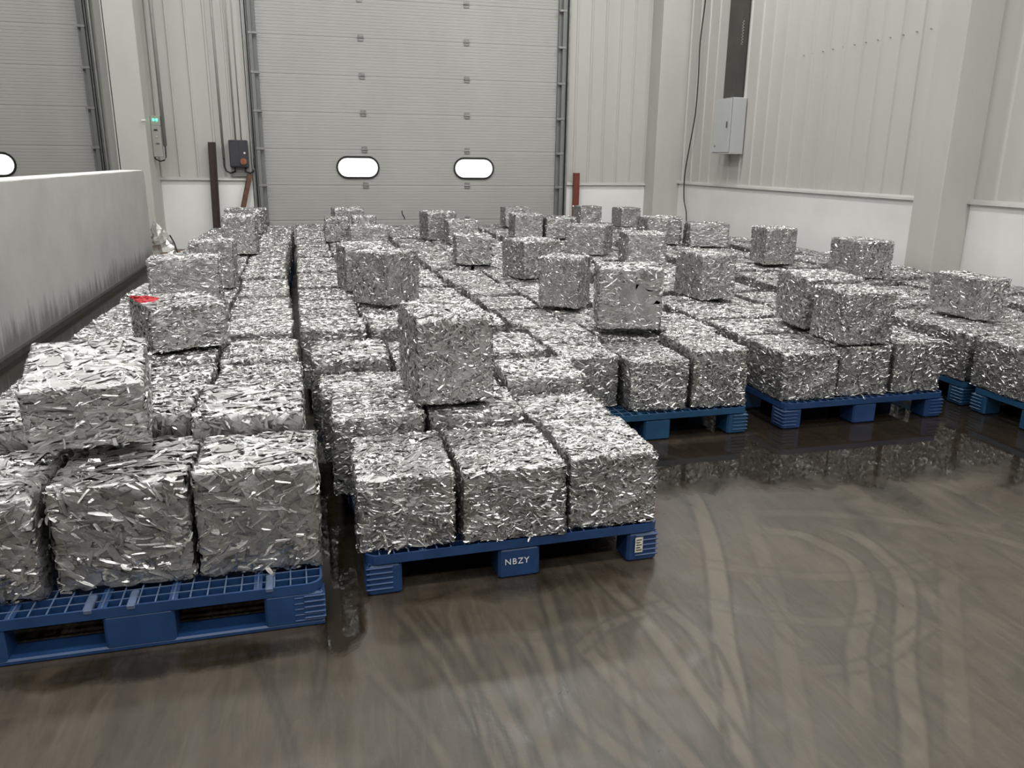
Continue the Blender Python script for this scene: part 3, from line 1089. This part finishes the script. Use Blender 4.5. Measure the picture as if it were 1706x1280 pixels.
# left front pallet: solid front apron with bottom runner below the fork openings
ap = MB()
ap.cbox(-.60, .60, -d2 + .002, -d2 + .11, 0, .022, .006)
for x0, x1 in ((-.60, -.40), (-.11, .11), (.40, .60)):
    ap.cbox(x0, x1, -d2 + .001, -d2 + .10, .012, PH - .035, .008)
ap.build('front_runner', M['pallet'], PALLET_A)
rb = MB()
for k in range(5):
    z = .034 + k * .021
    rb.cbox(.53, .606, -d2 - .005, -d2 + .08, z, z + .007, .003)
rb.build('corner_ribs', M['pallet'], PALLET_A)
# clips on the deck rim
for x in (-.15, -.02, .42):
    MB().cbox(x - .013, x + .013, -d2 - .003, -d2 + .10, PH - .016, PH + .001, .003).build('deck_clip', M['worn'], PALLET_A)


def text_mesh(body, size, name, matl, parent, loc, rot):
    cu = bpy.data.curves.new(name, 'FONT')
    cu.body = body
    cu.size = size
    cu.align_x = 'CENTER'
    cu.align_y = 'CENTER'
    cu.extrude = .0006
    cu.space_character = 1.15
    to = bpy.data.objects.new(name, cu)
    COL.objects.link(to)
    dg = bpy.context.evaluated_depsgraph_get()
    me = bpy.data.meshes.new_from_object(to.evaluated_get(dg))
    bpy.data.objects.remove(to)
    me.materials.clear()
    me.materials.append(matl)
    o = bpy.data.objects.new(name, me)
    o.location = loc
    o.rotation_euler = rot
    return link(o, parent)


tx = text_mesh('NBZY', .036, 'stencil_letters', M['white_mark'], PALLET_B, (-.01, -.43 - .0675, .072), (math.pi / 2, 0, 0))
tx['label'] = 'white letters NBZY on the middle leg'


def sticker(parent, x, y, z, w, h, lines):
    s = MB()
    s.box(x - w / 2, x + w / 2, y - .0012, y, z - h / 2, z + h / 2)
    o = s.build('paper_label', M['sticker'], parent)
    ll = MB()
    for k in range(lines):
        zz = z + h / 2 - h * (k + 1) / (lines + 1)
        ll.box(x - w * .36, x + w * (.36 - .2 * (k % 2)), y - .0018, y - .001, zz - .0025, zz + .0015)
    ll.build('print_lines', M['rubber'], o)
    o['label'] = 'cream paper label on the pallet corner'


sticker(PALLET_B, .512, -.43 - .0722, .078, .034, .068, 5)
sticker(PALLET_C, -.50, -.43 - .0722, .078, .034, .078, 4)


# ------------------------------------------------------------------ upper bales
def top_under(x, y, yaw, w, d):
    """highest bale top under the footprint"""
    a = math.radians(yaw)
    best = PH
    for i in range(7):
        for j in range(7):
            u, v = (i / 6 - .5) * w * .97, (j / 6 - .5) * d * .97
            px, py = x + u * math.cos(a) - v * math.sin(a), y + u * math.sin(a) + v * math.cos(a)
            for (o, bx, by, ba, bw, bd, z0, zt) in BALES:
                dx, dy = px - bx, py - by
                if abs(dx) > .6 or abs(dy) > .6: continue
                lu, lv = dx * math.cos(ba) + dy * math.sin(ba), -dx * math.sin(ba) + dy * math.cos(ba)
                if abs(lu) <= bw / 2 and abs(lv) <= bd / 2 and zt > best:
                    best = zt
    return best


UPPER = [
    # x, y, yaw, w, d, h, kind, label
    (-0.730, 4.504, 23.1, 0.398, 0.472, 0.235, 'mid', 'upper bale with a red paint mark, nearest the partition wall'),
    (-0.938, 6.287, 2.3, 0.488, 0.363, 0.342, 'fine', 'glittering upper bale directly behind the red marked bale'),
    (-0.822, 7.058, -1.5, 0.343, 0.331, 0.386, 'fine', 'upper bale half hidden behind the glittering one near the partition'),
    (-0.804, 9.540, -1.1, 0.356, 0.420, 0.422, 'fine', 'tall upper bale in front of the dark brown steel bar'),
    (-0.943, 12.219, -10.4, 0.511, 0.410, 0.340, 'mid', 'farthest upper bale of the lane beside the partition'),
    (0.479, 12.030, 5.4, 0.428, 0.441, 0.371, 'fine', 'far upper bale below the left oval door window'),
    (0.290, 10.812, 0, 0.319, 0.440, 0.301, 'mid', 'narrow far upper bale left of the main door middle, dark faced'),
    (0.610, 10.42, 0, 0.295, 0.400, 0.345, 'fine', 'far upper bale pressed right of the narrow dark faced one'),
    (0.628, 9.797, 0, 0.446, 0.440, 0.30, 'fine', 'low upper bale in front of the pair under the left window'),
    (0.401, 6.785, 8.8, 0.420, 0.433, 0.361, 'fine', 'upper bale right behind the turned bale above the aisle'),
    (0.508, 6.077, 49.3, 0.407, 0.355, 0.390, 'mid', 'upper bale turned corner first beside the aisle between first two lanes'),
    (1.732, 11.563, 9.3, 0.439, 0.440, 0.391, 'fine', 'bright far upper bale left of the right oval window'),
    (1.960, 10.95, 0.3, 0.427, 0.440, 0.307, 'mid', 'low far upper bale below the right oval window'),
    (1.671, 8.666, -4.7, 0.399, 0.426, 0.319, 'plate', 'flat faced upper bale in front of the far pair below right window'),
    (3.365, 13.541, -0.3, 0.439, 0.440, 0.321, 'fine', 'farthest upper bale before the right end of the main door'),
    (3.040, 11.576, 0, 0.435, 0.420, 0.345, 'fine', 'far upper bale just in front of the farthest one by door'),
    (3.510, 11.480, -2.2, 0.461, 0.440, 0.307, 'mid', 'far upper bale in front of the red post, left neighbour'),
    (2.042, 7.526, 18.1, 0.440, 0.413, 0.362, 'fine', 'slightly turned upper bale in the middle of the third lane'),
    (1.894, 5.966, 54.0, 0.315, 0.328, 0.388, 'fine', 'upper bale turned to the right, behind the smooth plated bale'),
    (2.016, 4.967, -14.8, 0.425, 0.362, 0.407, 'plate', 'upper bale with large smooth dark plates on its front'),
    (3.269, 9.360, 54.5, 0.429, 0.506, 0.348, 'fine', 'turned far upper bale between the red post and flat topped bale'),
    (3.600, 8.487, -7.1, 0.453, 0.439, 0.343, 'fine', 'bright rimmed upper bale behind the smooth plated bale'),
    (4.866, 14.106, 1.8, 0.412, 0.440, 0.305, 'fine', 'single small far bale against the white dado beside the red post'),
    (5.309, 13.308, 4.6, 0.374, 0.406, 0.321, 'fine', 'single far bale against the white dado left of corner column'),
    (4.670, 10.463, -2.5, 0.521, 0.440, 0.366, 'mid', 'far upper bale standing before the corner column'),
    (5.230, 10.151, -13.6, 0.540, 0.440, 0.312, 'fine', 'far upper bale at the foot of the hanging black cable'),
    (3.207, 6.190, 1.5, 0.318, 0.495, 0.375, 'fine', 'large upper bale with dark holes in its front corner'),
    (5.026, 8.122, -4.6, 0.369, 0.395, 0.403, 'fine', 'cube shaped upper bale standing free before the white side wall'),
    (5.361, 7.041, -1.2, 0.367, 0.532, 0.365, 'mid', 'upper bale standing free left of the right wall column'),
    (3.400, 4.855, -8.0, 0.420, 0.470, 0.352, 'fine', 'upper bale pressed behind the front one of the fourth lane'),
    (3.335, 4.383, 0.0, 0.362, 0.356, 0.335, 'fine', 'front upper bale above the fourth pallet lane'),
    (4.743, 4.947, -1.1, 0.267, 0.500, 0.300, 'mid', 'rightmost upper bale, leaning rim, below the right wall column'),
    (0.563, 3.619, 3.8, 0.356, 0.495, 0.400, 'fine', 'big upper bale in the centre foreground on the second lane'),
]
UP_OBJ = []
for x, y, yaw, w, d, h, kind, lab in UPPER:
    z = top_under(x, y, yaw, w, d) + .004
    UP_OBJ.append(bale(x, y, z, yaw, w, d, h, lab, 'loose bales stacked on the bottom layer', kind, loose=1 if y < 5.2 else 0))
# the big tilted coarse bale in front
a = math.radians(7.4)
th = math.radians(14.0)
w_, d_, h_ = .40, .39, .255
fx, fy, fz = -.817, 2.958, .583
cx_, cy_, cz_ = 0.0, d_ / 2 * math.cos(th), d_ / 2 * math.sin(th)
tb = bale(fx - cy_ * math.sin(a), fy + cy_ * math.cos(a), fz + cz_, 7.4, w_, d_, h_, 'tilted coarse strip bale leaning forward on the front left pallet',
          'loose bales stacked on the bottom layer', 'coarse', loose=3, flip=False, rx=th)
# red spray mark on one bale: patch of paint over the top left edge
rb_o = UP_OBJ[0]
me = rb_o.data.copy()
me.materials.append(M['red_paint'])
nv = len(me.vertices)
co = np.empty(nv * 3, np.float32)
me.vertices.foreach_get('co', co)
co = co.reshape(-1, 3)
sgn = 1.0 if abs(rb_o.rotation_euler[2] - math.radians(23.1)) < .1 else -1.0
lp = np.empty(len(me.polygons) * 4, np.int32)
me.loops.foreach_get('vertex_index', lp)
ctr = co[lp.reshape(-1, 4)].mean(1)
px, py, pz = ctr[:, 0] * sgn, ctr[:, 1] * sgn, ctr[:, 2]
dd = ((px + .17) / .09) ** 2 + ((py - .09) / .12) ** 2
msk = (pz > BH - .012) & (dd + .25 * np.sin(60 * px) * np.cos(47 * py) < 1.0)
mi = np.zeros(len(me.polygons), np.int32)
mi[msk] = 1
me.polygons.foreach_set('material_index', mi)
rb_o.data = me

# ------------------------------------------------------------------ fittings on the walls
# grey electrical cabinet with dark trunking
cab = empty('electrical_cabinet', (6.84, 12.75, 1.75))
tag(cab, 'grey electrical cabinet mounted on the ribbed right wall', 'cabinet')
MB().cbox(-.11, .14, -.29, .29, 0, .87, .006).build('body', M['cabinet'], cab)
dr = MB().cbox(-.128, -.112, -.285, .285, .01, .86, .004).build('cabinet_door', M['cabinet'], cab)
MB().cbox(-.146, -.126, -.20, -.175, .40, .50, .004).build('handle', M['cabinet_dark'], dr)
MB().tube([(-.142, .18, .12), (-.126, .18, .12)], .018, 10).build('lock', M['hinge'], dr)
MB().cbox(-.135, .14, -.30, .30, -.018, .0, .003).build('bottom_lip', M['steel_trim'], cab)
MB().box(-.1125, -.1115, -.289, .289, .004, .866).build('door_gap', M['cabinet_dark'], cab)
tr = empty('cable_trunking', (6.90, 12.80, 2.63))
tag(tr, 'dark steel cable trunking rising above the electrical cabinet', 'trunking')
MB().cbox(-.06, .075, -.205, .215, 0, 4.6, .006).build('channel', M['trunk'], tr)
MB().cbox(-.068, -.058, -.19, .20, 0, 4.6, .003).build('cover', M['trunk'], tr)
hp = [(-.03 + .016 * math.cos(i * 1.2), -.215 + .01 * math.sin(i * 1.2), .80 + i * .0085) for i in range(44)]
MB().tube(hp, .0035, 5).build('spiral_tie', M['steel_trim'], tr)
# black hanging cable
cp = [(6.93, 14.06, 4.9), (6.93, 14.07, 4.34), (6.92, 14.16, 3.67), (6.92, 14.135, 3.06), (6.92, 14.155, 2.45), (6.92, 14.29, 1.92), (6.90, 14.42, 1.38), (6.90, 14.39, .93), (6.90, 14.25, .66), (6.90, 14.2, .3), (6.90, 14.22, .012)]
cs = smooth_path([(p[1], p[2]) for p in cp], .06)
co_ = MB().tube([(6.905, q[0], q[1]) for q in cs], .011, 6).build('hanging_cable', M['cable'], smooth=True)
tag(co_, 'thin black cable hanging down beside the corner column', 'cable')
# isolator box with conduits
iso = empty('isolator_box', (-1.21, YB - .005, 1.42))
tag(iso, 'dark switch box with an orange knob left of the main door', 'switch box')
MB().cbox(-.155, .155, -.17, -.04, 0, .46, .012).build('housing', M['iso'], iso)
MB().cbox(-.145, .02, -.178, -.165, .02, .44, .006).build('cover_plate', M['iso'], iso)
kn = MB().tube([(.075, -.20, .10), (.075, -.165, .10)], .055, 14).build('knob', M['knob'], iso)
MB().cbox(.063, .087, -.215, -.198, .055, .145, .004).build('knob_grip', M['knob'], kn)
MB().tube([(.10, -.178, .245), (.10, -.165, .245)], .018, 10).build('indicator', M['white_mark'], iso)
MB().cbox(-.155, .155, -.045, -.02, -.16, .0, .004).build('back_plate', M['conduit'], iso)
for px0, px1 in ((-.26, -.08), (.245, .09)):
    gg = MB().tube([(px0, -.06, .15), (px0, -.06, .02), (px0 * .85 + px1 * .15, -.08, -.06), ((px0 + px1) / 2, -.09, -.095), (px1, -.10, -.07), (px1, -.10, .01)], .016, 8)
    gg.build('gland_cable', M['cable'], iso, True)
for x, r in ((-.26, .021), (-.04, .014), (.055, .010), (.245, .012)):
    MB().tube([(x, -.065, .15 if abs(x) > .2 else .45), (x, -.065, 3.9)], r, 8).build('conduit', M['conduit'], iso, True)
# control box with green lamps on the column side
cb = empty('control_box', (-2.465, 14.92, 1.58))
tag(cb, 'narrow grey control box with green lamps on the door column', 'control box')
MB().cbox(-.07, .075, -.10, .02, 0, .50, .008).build('housing', M['panelbox'], cb)
MB().cbox(-.072, .08, -.08, .02, .50, .66, .008).build('lamp_head', M['panelbox'], cb)
for x in (-.02, .03):
    MB().cbox(x - .018, x + .016, -.088, -.078, .575, .61, .004).build('green_lamp', M['led'], cb)
MB().cbox(-.025, .03, -.108, -.098, .42, .445, .003).build('slot', M['cable'], cb)
MB().cbox(.0, .02, -.112, -.098, .32, .335, .003).build('button', M['white_mark'], cb)
MB().cbox(-.01, .04, -.112, -.098, .21, .228, .003).build('latch', M['cabinet_dark'], cb)
MB().tube([(-.06, -.08, .02), (-.045, -.10, -.03), (.02, -.10, -.065), (.09, -.09, -.05), (.115, -.07, .0), (.118, -.06, .10), (.115, -.05, .18)], .012, 8).build('loop_cable', M['cable'], cb, True)
MB().tube([(.115, -.04, .18), (.115, -.04, 4.2)], .03, 8).build('riser_conduit', M['conduit'], cb, True)
MB().tube([(-.12, -.56, .56), (-.06, -.54, .565)], .012, 8).build('side_pin', M['white_mark'], cb)
# loose steel pieces leaning at the back wall
bar = empty('steel_bar', (-1.66, YB - .16, 0))
tag(bar, 'dark brown flat steel bar standing against the left dado', 'steel bar')
b = MB()
b.add([(-.085, -.02, 0), (.03, -.02, 0), (.03, .02, 0), (-.085, .02, 0), (-.05, .06, 1.84), (.065, .06, 1.84), (.065, .10, 1.84), (-.05, .10, 1.84)],
      [(3, 2, 1, 0), (4, 5, 6, 7), (0, 1, 5, 4), (1, 2, 6, 5), (2, 3, 7, 6), (3, 0, 4, 7)])
b.build('web', M['brown_steel'], bar)
b = MB()
b.add([(.03, -.05, 0), (.042, -.05, 0), (.042, .03, 0), (.03, .03, 0), (.065, .03, 1.84), (.077, .03, 1.84), (.077, .11, 1.84), (.065, .11, 1.84)],
      [(3, 2, 1, 0), (4, 5, 6, 7), (0, 1, 5, 4), (1, 2, 6, 5), (2, 3, 7, 6), (3, 0, 4, 7)])
b.build('flange', M['brown_steel'], bar)
rs = empty('rusty_angle', (-1.40, YB - .20, 0))
tag(rs, 'short rusty angle iron leaning beside the main door frame', 'angle iron')
b = MB()
for off in ((-.045, .045, -.008, .008), (-.045, -.03, -.008, .045)):
    x0, x1, y0, y1 = off
    tx_, ty_ = .35, .085
    b.add([(x0, y0, 0), (x1, y0, 0), (x1, y1, 0), (x0, y1, 0), (x0 + tx_, y0 + ty_, 1.31), (x1 + tx_, y0 + ty_, 1.31), (x1 + tx_, y1 + ty_, 1.31), (x0 + tx_, y1 + ty_, 1.31)],
          [(3, 2, 1, 0), (4, 5, 6, 7), (0, 1, 5, 4), (1, 2, 6, 5), (2, 3, 7, 6), (3, 0, 4, 7)])
b.build('angle', M['rust'], rs)
rp = empty('red_post', (4.99, YB - .12, 0))
tag(rp, 'red brown steel post standing right of the main door', 'post')
MB().cbox(-.055, .055, -.05, .05, 0, 1.37, .004).build('post', M['red_post'], rp)
MB().cbox(-.08, .08, -.07, .07, 0, .012, .003).build('base_plate', M['red_post'], rp)
# cardboard and crumpled film by the left column
cbx = empty('cardboard_sheet', (-2.38, 13.95, 0))
tag(cbx, 'brown cardboard sheet lying at the end of the partition', 'cardboard')
MB().cbox(-.28, .30, -.25, .35, 0.0, .048, .004).build('sheet', M['card'], cbx)
MB().add([(-.28, .35, .05), (.30, .35, .05), (.27, .52, .07), (-.24, .50, .06)], [(0, 1, 2, 3)]).build('flap', M['card'], cbx)
fl = MB()
rr = random.Random(9)
nu, nv_ = 12, 9
vv = []
for j in range(nv_ + 1):
    t = j / nv_
    rad = .20 * (1 - t) ** .7 + .015
    for i in range(nu):
        a_ = 2 * math.pi * i / nu
        q = rad * (1 + rr.uniform(-.28, .28))
        vv.append((q * math.cos(a_) - .12 * t, q * .7 * math.sin(a_), .50 * t + rr.uniform(-.015, .015) * (0 if j == 0 else 1)))
ff = [(j * nu + i, j * nu + (i + 1) % nu, (j + 1) * nu + (i + 1) % nu, (j + 1) * nu + i) for j in range(nv_) for i in range(nu)]
ff.append(tuple(nv_ * nu + i for i in range(nu)))
ff.append(tuple(range(nu - 1, -1, -1)))
fl.add(vv, ff)
fo = empty('crumpled_bag', (-2.37, 13.98, .072))
tag(fo, 'crumpled clear plastic bag on the cardboard by the column', 'plastic bag')
fl.build('film', M['film'], fo)
MB().tube([(.10, -.05, .30), (.16, -.08, .18), (.20, -.10, .02)], .012, 6).build('strap', M['cable'], fo)
